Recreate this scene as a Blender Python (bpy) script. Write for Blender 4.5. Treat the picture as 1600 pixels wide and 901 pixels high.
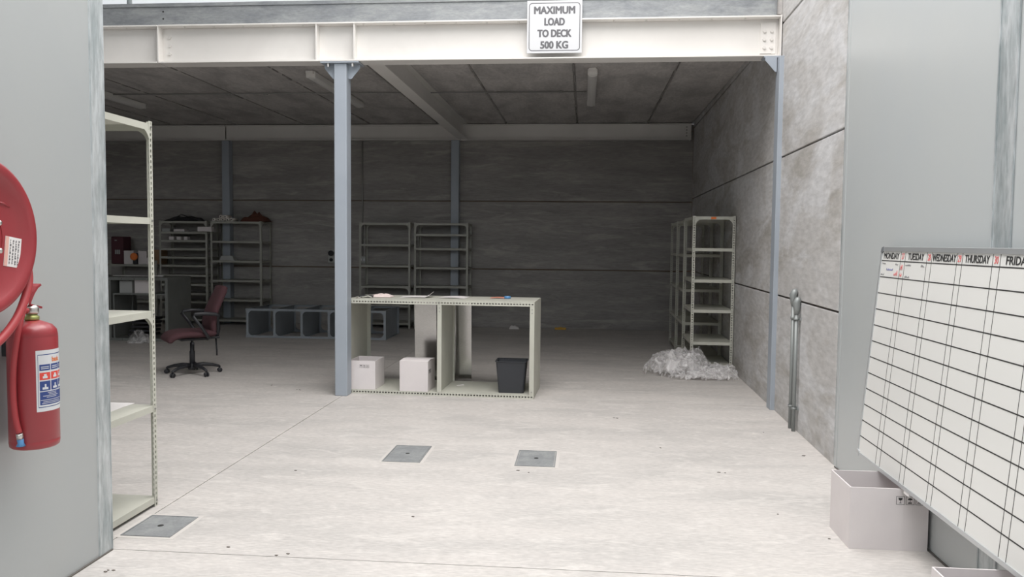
import bpy, math, random
from mathutils import Vector, Matrix, noise
PI = math.pi
S = bpy.context.scene
COL = S.collection
for o in list(bpy.data.objects): bpy.data.objects.remove(o)

# ------------------------------------------------------------------ camera
cd = bpy.data.cameras.new('camera'); cam = bpy.data.objects.new('camera', cd); COL.objects.link(cam)
cd.sensor_fit = 'HORIZONTAL'; cd.sensor_width = 36.0; cd.lens = 36.0*1245.3/1600
YAW, PITCH, ROLL = -0.0897235, -0.0571597, 0.009501
fwd = Vector((math.sin(YAW)*math.cos(PITCH), math.cos(YAW)*math.cos(PITCH), math.sin(PITCH)))
rt = Vector((math.cos(YAW), -math.sin(YAW), 0)); up = rt.cross(fwd)
r2 = math.cos(ROLL)*rt + math.sin(ROLL)*up; u2 = -math.sin(ROLL)*rt + math.cos(ROLL)*up
m = Matrix((r2, u2, -fwd)).transposed().to_4x4(); m.translation = (0, 0, 1.53)
cam.matrix_world = m
cd.clip_start = 0.05; cd.clip_end = 200
S.camera = cam
# ------------------------------------------------------------------ world, light, exposure
W = bpy.data.worlds.new('world'); S.world = W; W.use_nodes = True
bg = W.node_tree.nodes['Background']; bg.inputs[0].default_value = (0.93, 0.965, 1.0, 1); bg.inputs[1].default_value = 1.15
S.view_settings.view_transform = 'Standard'; S.view_settings.look = 'None'
S.view_settings.gamma = 1; S.view_settings.use_curve_mapping = False
S.view_settings.exposure = 0.86
ld = bpy.data.lights.new('skylight', 'AREA'); ld.shape = 'RECTANGLE'; ld.size = 3.4; ld.size_y = 6.6; ld.energy = 235; ld.color = (1.0, 0.94, 0.90)
lo = bpy.data.objects.new('skylight', ld); COL.objects.link(lo); lo.location = (-0.45, 4.0, 7.2); lo.rotation_euler = (0, 0, 0)

# ------------------------------------------------------------------ mesh helpers
class MB:
    def __init__(s): s.v = []; s.f = []; s.smooth = set()
    def add(s, vs, fs, smooth=False):
        n = len(s.v); s.v += [tuple(v) for v in vs]
        for f in fs:
            if smooth: s.smooth.add(len(s.f))
            s.f.append(tuple(i+n for i in f))
        return s
    def box(s, x0, x1, y0, y1, z0, z1):
        vs = [(x, y, z) for x in (x0, x1) for y in (y0, y1) for z in (z0, z1)]
        return s.add(vs, [(0,1,3,2),(4,6,7,5),(0,4,5,1),(2,3,7,6),(0,2,6,4),(1,5,7,3)])
    def hexa(s, p):   # 8 points: bottom 4 ccw, top 4 ccw
        return s.add(p, [(3,2,1,0),(4,5,6,7),(0,1,5,4),(1,2,6,5),(2,3,7,6),(3,0,4,7)])
    def prism(s, poly, axis, a, b):   # poly in the two other axes
        n = len(poly)
        def P(u, v, w):
            return {'x': (w, u, v), 'y': (u, w, v), 'z': (u, v, w)}[axis]
        vs = [P(u, v, a) for u, v in poly]+[P(u, v, b) for u, v in poly]
        fs = [tuple(range(n)), tuple(range(2*n-1, n-1, -1))]+[(i, i+n, (i+1) % n+n, (i+1) % n) for i in range(n)]
        return s.add(vs, fs)
    def tube(s, pts, r, n=10, close=False, cap=True):
        pts = [Vector(p) for p in pts]; k = len(pts); base = len(s.v)
        rs = r if isinstance(r, (list, tuple)) else [r]*k
        prev = None; vs = []
        for i, p in enumerate(pts):
            if close: t = pts[(i+1) % k]-pts[i-1]
            else: t = pts[min(i+1, k-1)]-pts[max(i-1, 0)]
            t.normalize()
            if prev is None:
                a = Vector((0, 0, 1)) if abs(t.z) < .9 else Vector((1, 0, 0)); u = t.cross(a).normalized()
            else: u = (prev-t*prev.dot(t)).normalized()
            prev = u; w = t.cross(u)
            for j in range(n):
                th = 2*PI*j/n; vs.append(p+rs[i]*(math.cos(th)*u+math.sin(th)*w))
        fs = []
        for i in range(k if close else k-1):
            a = i*n; b = ((i+1) % k)*n
            for j in range(n): fs.append((a+j, a+(j+1) % n, b+(j+1) % n, b+j))
        s.add(vs, fs, True)
        if cap and not close:
            s.f.append(tuple(base+j for j in range(n))[::-1]); s.f.append(tuple(base+(k-1)*n+j for j in range(n)))
        return s
    def lathe(s, prof, n=32, c=(0, 0, 0), axis='z', a0=0, a1=2*PI, smooth=True):
        full = abs(a1-a0-2*PI) < 1e-6; m_ = n if full else n+1; vs = []; fs = []
        for r, h in prof:
            for j in range(m_):
                th = a0+(a1-a0)*j/n; x, y = r*math.cos(th), r*math.sin(th)
                vs.append({'z': (c[0]+x, c[1]+y, c[2]+h), 'x': (c[0]+h, c[1]+x, c[2]+y), 'y': (c[0]+y, c[1]+h, c[2]+x)}[axis])
        for i in range(len(prof)-1):
            for j in range(n):
                q = (j+1) % m_; fs.append((i*m_+j, i*m_+q, (i+1)*m_+q, (i+1)*m_+j))
        return s.add(vs, fs, smooth)
    def strip(s, o, u, v, L, Wd, pitch=.030, hw=.012, hl=.016):   # sheet with a row of real holes
        o, u, v = Vector(o), Vector(u), Vector(v); k = int(L/pitch); off = (L-k*pitch)/2
        us = [0]
        for i in range(k): c = off+(i+.5)*pitch; us += [c-hl/2, c+hl/2]
        us.append(L); vv = [0, Wd/2-hw/2, Wd/2+hw/2, Wd]
        vs = [o+u*a+v*b for a in us for b in vv]; fs = []
        for i in range(len(us)-1):
            for j in range(3):
                if i % 2 == 1 and j == 1: continue
                fs.append((i*4+j, (i+1)*4+j, (i+1)*4+j+1, i*4+j+1))
        return s.add(vs, fs)
    def build(s, name, mat, parent=None, bevel=0, solid=0, loc=None):
        me = bpy.data.meshes.new(name); me.from_pydata(s.v, [], s.f); me.update()
        if s.smooth:
            for i in s.smooth: me.polygons[i].use_smooth = True
        o = bpy.data.objects.new(name, me); COL.objects.link(o)
        if mat: me.materials.append(mat)
        if parent: o.parent = parent
        if loc: o.location = loc
        if bevel:
            b = o.modifiers.new('bevel', 'BEVEL'); b.width = bevel; b.segments = 2; b.limit_method = 'ANGLE'
        if solid:
            b = o.modifiers.new('solid', 'SOLIDIFY'); b.thickness = solid; b.offset = 0
        return o

def tag(o, label=None, cat=None, group=None, kind=None):
    if label: o['label'] = label
    if cat: o['category'] = cat
    if group: o['group'] = group
    if kind: o['kind'] = kind
    return o
def empty(name, loc=(0, 0, 0), rz=0, rot=None):
    o = bpy.data.objects.new(name, None); COL.objects.link(o); o.location = loc
    o.rotation_euler = rot if rot else (0, 0, rz); o.empty_display_size = .1
    return o
def copy_tree(o, parent=None):
    c = o.copy(); COL.objects.link(c)
    if parent: c.parent = parent
    for ch in list(o.children): copy_tree(ch, c)
    return c
def text_mesh(txt, size, mat, name='lettering', bold=0.0, sx=1.0, parent=None, M=None, extrude=.0004, align='CENTER', width=None):
    cu = bpy.data.curves.new('t', 'FONT'); cu.body = txt; cu.size = size; cu.align_x = align; cu.align_y = 'CENTER'
    cu.extrude = extrude; cu.resolution_u = 3
    t = bpy.data.objects.new('t', cu); COL.objects.link(t)
    dg = bpy.context.evaluated_depsgraph_get(); me = bpy.data.meshes.new_from_object(t.evaluated_get(dg))
    bpy.data.objects.remove(t); bpy.data.curves.remove(cu)
    for v in me.vertices: v.co.x *= sx
    if width:
        xs_ = [v.co.x for v in me.vertices]; k_ = width/(max(xs_)-min(xs_))
        for v in me.vertices: v.co.x *= k_
    if bold:     # heavier strokes: the outline repeated a hair to each side
        V = [tuple(v.co) for v in me.vertices]; F = [tuple(p.vertices) for p in me.polygons]; V2 = []; F2 = []
        for q, (dx, dy) in enumerate(((0, 0), (1, 0), (-1, 0), (0, .6), (0, -.6), (.7, .5), (-.7, -.5), (.7, -.5), (-.7, .5))):
            n_ = len(V2); V2 += [(x+dx*bold, y+dy*bold, z+q*4e-6) for x, y, z in V]; F2 += [tuple(i+n_ for i in f) for f in F]
        me = bpy.data.meshes.new(name); me.from_pydata(V2, [], F2); me.update()
    if M: me.transform(M)
    me.materials.clear(); me.materials.append(mat)
    o = bpy.data.objects.new(name, me); COL.objects.link(o)
    if parent: o.parent = parent
    return o

# ------------------------------------------------------------------ materials
def mat(name, col, rough=.6, metal=0, col2=None, scale=3, stretch=(1, 1, 1), detail=6, lo=.35, hi=.65,
        bump=0, bscale=40, spec=.5, fine=0, coord='world', third=None, tscale=1.0, tlo=.5, thi=.6, tstretch=None, coat=0):
    m = bpy.data.materials.new(name); m.use_nodes = True; nt = m.node_tree; N = nt.nodes; L = nt.links
    b = N['Principled BSDF']; b.inputs['Base Color'].default_value = (*col, 1); b.inputs['Roughness'].default_value = rough
    b.inputs['Metallic'].default_value = metal; b.inputs['Specular IOR Level'].default_value = spec
    b.inputs['Coat Weight'].default_value = coat
    if coord == 'world':
        g = N.new('ShaderNodeNewGeometry'); src = g.outputs['Position']
    else:
        g = N.new('ShaderNodeTexCoord'); src = g.outputs['Object']
    def noise_(sc, st, det=detail, dist=0):
        mp = N.new('ShaderNodeMapping'); mp.inputs['Scale'].default_value = st; L.new(src, mp.inputs[0])
        n = N.new('ShaderNodeTexNoise'); n.inputs['Scale'].default_value = sc; n.inputs['Detail'].default_value = det
        n.inputs['Roughness'].default_value = .6; n.inputs['Distortion'].default_value = dist
        L.new(mp.outputs[0], n.inputs[0]); return n.outputs[0]
    out = None
    def ramp(fac, a, bb):
        r = N.new('ShaderNodeMapRange'); r.inputs[1].default_value = a; r.inputs[2].default_value = bb; r.clamp = True
        L.new(fac, r.inputs[0]); return r.outputs[0]
    def mix(fac, A, B, mode='MIX'):
        x = N.new('ShaderNodeMix'); x.data_type = 'RGBA'; x.blend_type = mode
        if hasattr(fac, 'links'): L.new(fac, x.inputs[0])
        else: x.inputs[0].default_value = fac
        for k, s_ in ((6, A), (7, B)):
            if hasattr(s_, 'links'): L.new(s_, x.inputs[k])
            else: x.inputs[k].default_value = (*s_, 1)
        return x.outputs[2]
    if col2: out = mix(ramp(noise_(scale, stretch, dist=.4), lo, hi), col, col2)
    if third: out = mix(ramp(noise_(tscale, tstretch or stretch, 8, 1.0), tlo, thi), out if out else col, third)
    if fine:
        f = noise_(bscale, stretch, 4); v = ramp(f, .3, .7)
        r = N.new('ShaderNodeMapRange'); r.inputs[3].default_value = 1-fine; r.inputs[4].default_value = 1+fine; L.new(v, r.inputs[0])
        cc = N.new('ShaderNodeCombineColor')
        for i in range(3): L.new(r.outputs[0], cc.inputs[i])
        out = mix(1.0, out if out else col, cc.outputs[0], 'MULTIPLY')
    if out: L.new(out, b.inputs['Base Color'])
    if bump:
        bp = N.new('ShaderNodeBump'); bp.inputs['Strength'].default_value = bump; bp.inputs['Distance'].default_value = .004
        L.new(noise_(bscale, stretch, 5), bp.inputs['Height']); L.new(bp.outputs[0], b.inputs['Normal'])
    return m

M_floor = mat('floor_concrete', (.575, .545, .518), .62, col2=(.455, .438, .42), scale=1.2, lo=.42, hi=.74, bump=.3, bscale=34, fine=.13, stretch=(.6, 2.0, 1),
              third=(.635, .605, .575), tscale=3.6, tlo=.5, thi=.72, tstretch=(1, 2.4, 1))
M_joint = mat('joint_filler', (.12, .11, .10), .9)
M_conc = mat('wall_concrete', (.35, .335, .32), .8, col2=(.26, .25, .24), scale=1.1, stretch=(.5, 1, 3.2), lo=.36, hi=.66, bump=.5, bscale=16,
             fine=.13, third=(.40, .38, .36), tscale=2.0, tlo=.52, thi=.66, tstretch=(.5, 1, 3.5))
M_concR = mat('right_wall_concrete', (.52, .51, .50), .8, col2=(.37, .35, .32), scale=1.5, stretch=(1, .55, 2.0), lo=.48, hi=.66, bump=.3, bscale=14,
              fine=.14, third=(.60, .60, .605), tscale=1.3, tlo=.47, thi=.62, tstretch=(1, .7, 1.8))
M_slab = mat('deck_slab_concrete', (.60, .575, .555), .85, col2=(.42, .405, .395), scale=1.6, stretch=(2.0, .8, 1), lo=.4, hi=.65, bump=.5, bscale=14, fine=.12)
M_seal = mat('sealant', (.30, .22, .17), .9)
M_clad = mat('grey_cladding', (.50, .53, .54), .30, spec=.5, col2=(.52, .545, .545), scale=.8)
M_clad_shaded = mat('grey_cladding_shaded', (.40, .42, .425), .32, spec=.5, col2=(.42, .435, .43), scale=.8)  # shaded copy of the grey cladding, shade on the left put into the colour
M_galv = mat('galvanised_steel', (.57, .60, .61), .45, .3, col2=(.37, .41, .42), scale=14, stretch=(1, 1, .22), lo=.42, hi=.62, fine=.16, bscale=50)
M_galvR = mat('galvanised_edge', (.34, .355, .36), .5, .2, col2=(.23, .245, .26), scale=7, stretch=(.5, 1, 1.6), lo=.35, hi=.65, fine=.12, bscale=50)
M_pipe = mat('pipe_galvanised', (.30, .32, .315), .5, .4)
M_beam = mat('white_beam_paint', (.80, .78, .75), .45, col2=(.74, .72, .69), scale=1.5)
M_blue = mat('blue_grey_paint', (.37, .41, .46), .45, col2=(.34, .38, .43), scale=2)
M_shelf = mat('cream_shelf_paint', (.56, .56, .49), .5, col2=(.50, .50, .44), scale=3, coord='object')
M_shelfg = mat('grey_shelf_paint', (.42, .42, .375), .5, col2=(.37, .37, .33), scale=3, coord='object')
M_desk = mat('dark_grey_bench_paint', (.20, .21, .20), .5, col2=(.17, .18, .17), scale=3, coord='object')
M_shelfb = mat('blue_grey_shelf_paint', (.31, .34, .37), .5, col2=(.27, .30, .33), scale=3, coord='object')
M_bolt = mat('bolt_steel', (.35, .35, .34), .5, .6)
M_wbolt = mat('painted_bolt', (.70, .68, .65), .5)
M_red = mat('red_enamel', (.33, .040, .048), .35, coat=.2, col2=(.30, .034, .042), scale=3)
M_redhose = mat('red_hose_rubber', (.36, .042, .048), .5)
M_black = mat('black_plastic', (.022, .023, .027), .45)
M_bin = mat('bin_plastic', (.035, .038, .045), .5)
M_maroon = mat('maroon_fabric', (.080, .032, .038), .9, col2=(.064, .027, .032), scale=60, coord='object', bump=.3, bscale=200)
M_card = mat('white_cardboard', (.76, .715, .71), .75, col2=(.73, .685, .685), scale=5)
M_cardin = mat('white_cardboard_inside', (.55, .51, .50), .8)
M_brown = mat('brown_cardboard', (.30, .19, .11), .8)
M_ink = mat('black_ink', (.03, .03, .03), .6)
M_inkg = mat('grey_ink', (.13, .13, .14), .5)
M_sign = mat('sign_white', (.66, .67, .69), .35)
M_board = mat('whiteboard_enamel', (.80, .80, .775), .22)
M_alu = mat('aluminium', (.60, .62, .63), .35, .6)
M_redink = mat('red_marker', (.75, .14, .14), .6)
M_blueink = mat('blue_marker', (.12, .14, .38), .6)
M_paper = mat('paper', (.80, .77, .76), .7)
M_pink = mat('pinkish_paper', (.78, .66, .63), .7)
M_orange = mat('orange_sticker', (.85, .22, .05), .6)
M_navy = mat('navy_print', (.03, .06, .22), .45)
M_labelred = mat('red_print', (.70, .07, .05), .45)
M_bluep = mat('blue_plastic', (.10, .28, .55), .4)
M_yellow = mat('yellow_paint', (.62, .36, .05), .6)
M_grey = mat('grey_plastic', (.42, .43, .42), .5)
M_lamp = mat('lamp_body', (.80, .79, .76), .5)
M_diff = mat('lamp_diffuser', (.74, .73, .71), .35)
M_brass = mat('brass', (.40, .42, .16), .35, .7)
M_steel = mat('steel', (.62, .60, .57), .3, .9)
M_cover = mat('cover_iron', (.235, .245, .25), .6, .0, col2=(.31, .32, .32), scale=9, lo=.4, hi=.7, fine=.10, bscale=60)
M_mortar = mat('pale_mortar', (.585, .555, .525), .8)
M_rust = mat('rust_cloth', (.11, .04, .025), .9)
M_white = mat('upper_white_sheet', (.80, .81, .82), .5)
M_sheet = mat('galvanised_sheet', (.52, .515, .50), .16, 1.0, col2=(.44, .435, .43), scale=3, stretch=(1, 1, 1.6), lo=.35, hi=.7, fine=.05, bscale=50)
M_maroonbox = mat('maroon_board', (.09, .03, .04), .8)
def film_mat(name, op):
    m = bpy.data.materials.new(name); m.use_nodes = True; nt = m.node_tree; N = nt.nodes; L = nt.links
    b = N['Principled BSDF']; b.inputs['Base Color'].default_value = (.96, .95, .955, 1); b.inputs['Roughness'].default_value = .13
    b.inputs['Specular IOR Level'].default_value = .8; b.inputs['Alpha'].default_value = op
    t = N.new('ShaderNodeTexCoord'); n = N.new('ShaderNodeTexNoise'); n.inputs['Scale'].default_value = 9; n.inputs['Detail'].default_value = 5
    n.inputs['Distortion'].default_value = 1.0; L.new(t.outputs['Object'], n.inputs[0])
    bp = N.new('ShaderNodeBump'); bp.inputs['Strength'].default_value = .5; bp.inputs['Distance'].default_value = .012
    L.new(n.outputs[0], bp.inputs['Height']); L.new(bp.outputs[0], b.inputs['Normal'])
    mr = N.new('ShaderNodeMapRange'); mr.inputs[1].default_value = .38; mr.inputs[2].default_value = .62
    mr.inputs[3].default_value = max(.04, op-.26); mr.inputs[4].default_value = min(1, op+.30); L.new(n.outputs[0], mr.inputs[0]); L.new(mr.outputs[0], b.inputs['Alpha'])
    tr = N.new('ShaderNodeBsdfTranslucent'); tr.inputs[0].default_value = (.92, .90, .90, 1); L.new(bp.outputs[0], tr.inputs['Normal'])
    tp = N.new('ShaderNodeBsdfTransparent'); m1 = N.new('ShaderNodeMixShader'); m1.inputs[0].default_value = .35; m2 = N.new('ShaderNodeMixShader')
    b.inputs['Alpha'].default_value = 1
    for l_ in list(b.inputs['Alpha'].links): nt.links.remove(l_)
    L.new(b.outputs[0], m1.inputs[1]); L.new(tr.outputs[0], m1.inputs[2]); L.new(mr.outputs[0], m2.inputs[0]); L.new(tp.outputs[0], m2.inputs[1]); L.new(m1.outputs[0], m2.inputs[2])
    L.new(m2.outputs[0], N['Material Output'].inputs[0])
    return m
M_film = film_mat('clear_film', .34)

# ------------------------------------------------------------------ setting
def WX(y): return 1.757+0.0137*(y-5.63)       # face of the right hand wall
JX = -2.37
fl = MB().box(-10.9, 2.2, -6, 14.6, -.2, -.012).build('floor', M_joint); tag(fl, kind='structure')
xs = [(-10.8, -6.603), (-6.597, JX-.003), (JX+.003, 1.95)]
ys = [(-6, -.345), (-.34, 3.667), (3.673, 7.697), (7.703, 11.697), (11.703, 14.4)]
for a, b in xs:
    for c, d in ys: MB().box(a, b, c, d, -.1, 0).build('slab', M_floor, fl)
rnd = random.Random(11); mb = MB()
for x, y in [(-1.9, 3.35), (-2.17, 3.42), (-1.45, 3.7), (-1.72, 3.74), (.2, 3.6), (-.42, 5.28), (-.36, 5.24), (.62, 6.0), (1.1, 4.6), (1.3, 4.2), (-1.9, 5.1), (.95, 5.4), (-.9, 4.3), (-2.9, 7.9), (-3.3, 8.1), (.3, 7.0), (1.5, 6.6), (1.62, 5.9)]:
    for q in range(rnd.randint(1, 3)):
        a, b, w = x+rnd.uniform(-.03, .03), y+rnd.uniform(-.02, .02), rnd.uniform(.004, .012)
        mb.prism([(a-w, b), (a-w*.3, b+w*.6), (a+w, b+w*.3), (a+w*.5, b-w*.6)], 'z', .0005, .004)
o = mb.build('grit', mat('grit', (.16, .14, .12), .9), fl); o['kind'] = 'stuff'
# back wall of precast panels
wb = MB().box(-10.9, 2.2, 14.34, 14.5, -.1, 3.62).build('wall_back', M_seal); tag(wb, kind='structure')
zr = [(0, 1.045), (1.065, 2.262), (2.28, 3.50), (3.52, 3.62)]
for a, b in [(-10.8, -6.55), (-6.53, -2.32), (-2.30, 1.872)]:
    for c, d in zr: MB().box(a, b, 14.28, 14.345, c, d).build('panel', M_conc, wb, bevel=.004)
wu = MB().box(-10.9, 2.2, 14.3, 14.5, 3.64, 7.0).build('wall_upper_back', M_white); tag(wu, kind='structure')
# right wall of precast panels
def wallbox(mb, y0, y1, z0, z1, off=0, th=.06):
    p = [(WX(y0)+off, y0), (WX(y0)+off+th, y0), (WX(y1)+off+th, y1), (WX(y1)+off, y1)]
    return mb.hexa([(x, y, z0) for x, y in p]+[(x, y, z1) for x, y in p])
wr = wallbox(MB(), 5.6, 14.3, -.1, 7.0, .045, .15).build('wall_right', M_seal); tag(wr, kind='structure')
for a, b in [(5.69, 7.60), (7.62, 14.28)]:
    for c, d in [(0, 1.063), (1.079, 2.325), (2.341, 3.555), (3.575, 4.8), (4.82, 6.98)]:
        wallbox(MB(), a, b, c, d, 0, .05).build('panel', M_concR, wr, bevel=.004)
# left wall far away, unseen rear wall and left roof that shape the light
wl = MB().box(-10.95, -10.8, -6, 14.5, 0, 7).build('wall_left', M_conc); tag(wl, kind='structure')
wz = MB().box(-10.95, 2.2, -6.2, -6, 0, 3.4).build('light_block_wall', M_clad); tag(wz, kind='structure')  # added wall behind the camera, height set by how much low light passes
rl = MB().box(-10.9, -2.40, -6.1, 10.6, 6.9, 6.96).build('light_block_roof', M_white); tag(rl, kind='structure')  # added roof out of view, shades the left and stops short for the back wall
# near partitions clad in light grey sheet
wp = MB().box(-2.39, -2.302, -6, 3.56, 0, 6.9).build('wall_left_near', M_clad_shaded); tag(wp, kind='structure')
t1 = MB().box(-2.395, -2.299, 3.56, 3.668, 0, 6).build('trim_1', M_galv, bevel=.003); tag(t1, kind='structure')
MB().box(-2.2995, -2.2965, 3.562, 3.566, 0, 6).box(-2.2995, -2.2965, 3.664, 3.668, 0, 6).build('edge_lip', M_galv, t1)
wq = MB().box(1.757, 1.86, 3.63, 5.60, 0, 6.95).build('wall_right_near', M_clad); tag(wq, kind='structure')
MB().box(1.757, 1.86, -6, 3.47, 0, 6.95).build('panel', M_clad, wq)
t2 = MB().box(1.752, 1.86, 3.47, 3.625, 0, 6).build('trim_2', M_galv, bevel=.003); tag(t2, kind='structure')
MB().box(1.748, 1.755, 3.615, 3.625, 0, 6).box(1.748, 1.755, 3.468, 3.476, 0, 6).build('edge_lip', M_galv, t2)
t3 = MB().box(1.754, 1.86, 5.602, 5.635, 0, 6).build('trim_3', M_clad, bevel=.002); tag(t3, kind='structure')
t4 = MB().box(1.762, 1.80, 5.637, 5.685, 0, 6).build('trim_4', M_galv, bevel=.002); tag(t4, kind='structure')
# grey skirting lines at foot of the partitions
b1 = MB().box(-2.302, -2.292, -6, 3.66, 0, .006).build('baseboard_left', M_joint); tag(b1, kind='structure')
b2 = MB().box(1.747, 1.757, -6, 5.63, 0, .006).build('baseboard_right', M_joint); tag(b2, kind='structure')

# deck: ceiling of precast planks seen from below
ce = MB().box(-10.8, 1.86, 7.68, 14.3, 3.66, 3.82).build('ceiling', M_slab); tag(ce, kind='structure')
e = [1.84, 1.07, -.155, -1.40, -2.62, -3.85, -5.08, -6.31, -7.54, -8.77, -10.0, -10.8]
for i in range(len(e)-1):
    a, b = e[i+1], e[i]; g = .007; c = .012
    mb = MB().prism([(a+g, 3.70), (b-g, 3.70), (b-g, 3.652), (b-g-c, 3.634), (a+g+c, 3.634), (a+g, 3.652)], 'y', 7.70, 14.28)
    mb.build('plank', M_slab, ce)
    if i > 0:   # squeezed-out grout along the joint
        rnd = random.Random(i); mb = MB(); y = 7.9
        while y < 14.1:
            w = rnd.uniform(.003, .014); l = rnd.uniform(.1, .5); x = b+rnd.uniform(-.012, .012)
            mb.box(x-w, x+w, y, min(14.1, y+l), 3.628, 3.66); y += l+rnd.uniform(0, .15)
        o = mb.build('joint_grout', M_conc, ce); o['kind'] = 'stuff'

def bolt(mb, x, y, z, axis='y', s=-1, r=.013, h=.012):
    k = [(r*math.cos(i*PI/3), r*math.sin(i*PI/3)) for i in range(6)]
    if axis == 'y': mb.prism([(x+a, z+b) for a, b in k], 'y', y, y+s*h)
    elif axis == 'z': mb.prism([(x+a, y+b) for a, b in k], 'z', z, z+s*h)
    else: mb.prism([(y+a, z+b) for a, b in k], 'x', x, x+s*h)
    return mb
# front beam
fb = empty('steel_beam', (-2, 7.715, 3.265)); tag(fb, 'deep white steel I-beam across the deck front, carrying the load sign', 'beam')
def loc(p): return (-p[0], -p[1], -p[2])
def under(o, par):
    o.parent = par; o.location = loc(par.location); return o
BZ0, BZ1, BY0, BY1 = 3.265, 3.634, 7.615, 7.815
def ibeam(mb, x0, x1, yc, z0, z1, w, tf=.014, tw=.009):
    mb.box(x0, x1, yc-w/2, yc+w/2, z0, z0+tf); mb.box(x0, x1, yc-w/2, yc+w/2, z1-tf, z1); return mb.box(x0, x1, yc-tw/2, yc+tw/2, z0+tf, z1-tf)
under(ibeam(MB(), -4.205, 1.762, 7.715, BZ0, BZ1, .2).build('girder', M_beam, bevel=.002), fb)
under(ibeam(MB(), -10.8, -4.215, 7.715, BZ0, BZ1, .2).build('girder', M_beam, bevel=.002), fb)
for x in (-4.21, -2.61, -2.235):
    under(MB().box(x-.006, x+.006, BY0+.006, BY1-.006, BZ0+.014, BZ1-.014).build('stiffener', M_beam), fb)
under(MB().box(1.60, 1.74, 7.695, 7.7105, BZ0+.04, BZ1-.045).build('splice_plate', M_beam), fb)
under(MB().box(1.763, 1.775, BY0, BY1, BZ0-.01, BZ1+.005).build('end_plate', M_beam), fb)
for x in (1.635, 1.70):
    for z in (3.36, 3.435, 3.51): under(bolt(MB(), x, 7.695, z, r=.016, h=.014).build('bolt', M_wbolt), fb)
under(MB().box(1.60, 1.70, 7.6905, 7.695, 3.302, 3.306).build('weld_line', M_bolt), fb)
for z in (3.37, 3.45, 3.53): under(bolt(MB(), -4.13, 7.71, z, r=.016, h=.014).build('bolt', M_wbolt), fb)
for i in range(22):
    x = 1.45-.30*i
    if -2.65 < x < -2.2: continue
    under(bolt(MB(), x, 7.66, BZ1-.014, 'z', -1, .009, .008).build('bolt', M_wbolt), fb)
# back beam
bb = empty('steel_beam', (-2, 14.2, 3.345)); tag(bb, 'long white steel beam under the deck along the far back wall', 'beam')
for a, b in [(-10.8, -6.56), (-6.54, -2.22), (-2.20, 1.80)]:
    mb = MB().box(a, b, 14.16, 14.17, 3.36, 3.60).box(a, b, 14.10, 14.26, 3.345, 3.358).box(a, b, 14.10, 14.26, 3.60, 3.615)
    under(mb.build('girder', M_beam), bb)
under(MB().box(1.80, 1.812, 14.09, 14.27, 3.335, 3.62).build('end_plate', M_beam), bb)
for z in (3.41, 3.46, 3.51, 3.56): under(bolt(MB(), 1.74, 14.16, z).build('bolt', M_bolt), bb)
# cross beam
cb = empty('steel_beam', (-2.17, 11, 3.35)); tag(cb, 'pale steel beam running from front to back under the deck', 'beam')
mb = MB(); mb.box(-2.255, -2.085, 7.83, 14.08, 3.35, 3.362); mb.box(-2.255, -2.085, 7.83, 14.08, 3.618, 3.63); mb.box(-2.175, -2.165, 7.83, 14.08, 3.36, 3.62)
under(mb.build('girder', M_beam), cb)
mb = MB().box(-2.2, -2.14, 14.08, 14.092, 3.33, 3.60); under(mb.build('end_plate', M_beam), cb)
for z in (3.38, 3.42): under(bolt(MB(), -2.17, 14.08, z).build('bolt', M_bolt), cb)
# galvanised deck edge channel
dc = empty('deck_edge_channel', (-2, 7.66, 3.637)); tag(dc, 'galvanised steel edge channel lying on top of the white front beam', 'channel')
mb = MB().box(-10.8, 1.735, 7.652, 7.66, 3.637, 3.84).box(-10.8, 1.735, 7.640, 7.66, 3.815, 3.84).box(-10.8, 1.735, 7.645, 7.76, 3.8405, 3.85)
under(mb.build('web', M_galvR), dc)
under(MB().box(1.715, 1.722, 7.63, 7.66, 3.64, 3.84).build('end_cleat', M_galvR), dc)
for z in (3.70, 3.77): under(bolt(MB(), -4.165, 7.653, z, h=.004, r=.009).build('bolt', M_ink), dc)  # black discs standing for the dark of two small holes in the channel
# upper guard rail
gr = empty('guard_rail', (-4, 7.72, 3.85)); tag(gr, 'galvanised guard rail standing on the deck above the white beam', 'railing')
for x in (-7.6, -6.6, -5.6, -4.57, -2.2, -1.1, 0, 1.1):
    yy = 7.75
    under(MB().tube([(x, yy, 3.86), (x, yy, 4.85)], .024, 12).build('post', M_galv), gr)
    under(MB().box(x-.09, x+.09, yy-.05, yy+.05, 3.85, 3.862).build('base_plate', M_galv), gr)
for z in (4.4, 4.85): under(MB().tube([(-8, 7.75, z), (1.6, 7.75, z)], .022, 10).build('rail', M_galv), gr)
# columns
def column(x, y, label, z1=3.262, w=.125, d=.15, gusset=True):
    c = empty('steel_column', (x, y, 0)); tag(c, label, 'column')
    MB().box(-w/2, w/2, -d/2, d/2, 0, z1-.012).build('shaft', M_blue, c, bevel=.008)
    if gusset:
        MB().box(-.19, .19, -.1, .1, z1-.012, z1).build('cap_plate', M_blue, c)
        for s in (-1, 1):
            p = [(s*w/2, z1-.013), (s*.175, z1-.013), (s*.175, z1-.05), (s*(w/2+.03), z1-.15), (s*w/2, z1-.15)]
            MB().prism(p, 'y', -.006, .006).build('gusset', M_blue, c)
            for yy in (-.06, .06): bolt(MB(), s*.12, yy, z1-.013, 'z', -1, .014, .03).build('bolt', M_steel, c)
    return c
column(-2.378, 7.715, 'tall blue-grey steel column at the left end of the work bench')
rc = empty('steel_column', (1.77, 7.60, 0)); tag(rc, 'slim blue-grey steel column against the right concrete wall', 'column')
MB().box(-.028, .02, -.07, .07, 0, 3.25).build('shaft', M_blue, rc, bevel=.004)
MB().prism([(-.035, 3.25), (-.14, 3.25), (-.14, 3.225), (-.05, 3.12), (-.035, 3.12)], 'y', .0, .012).build('gusset', M_blue, rc)
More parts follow.
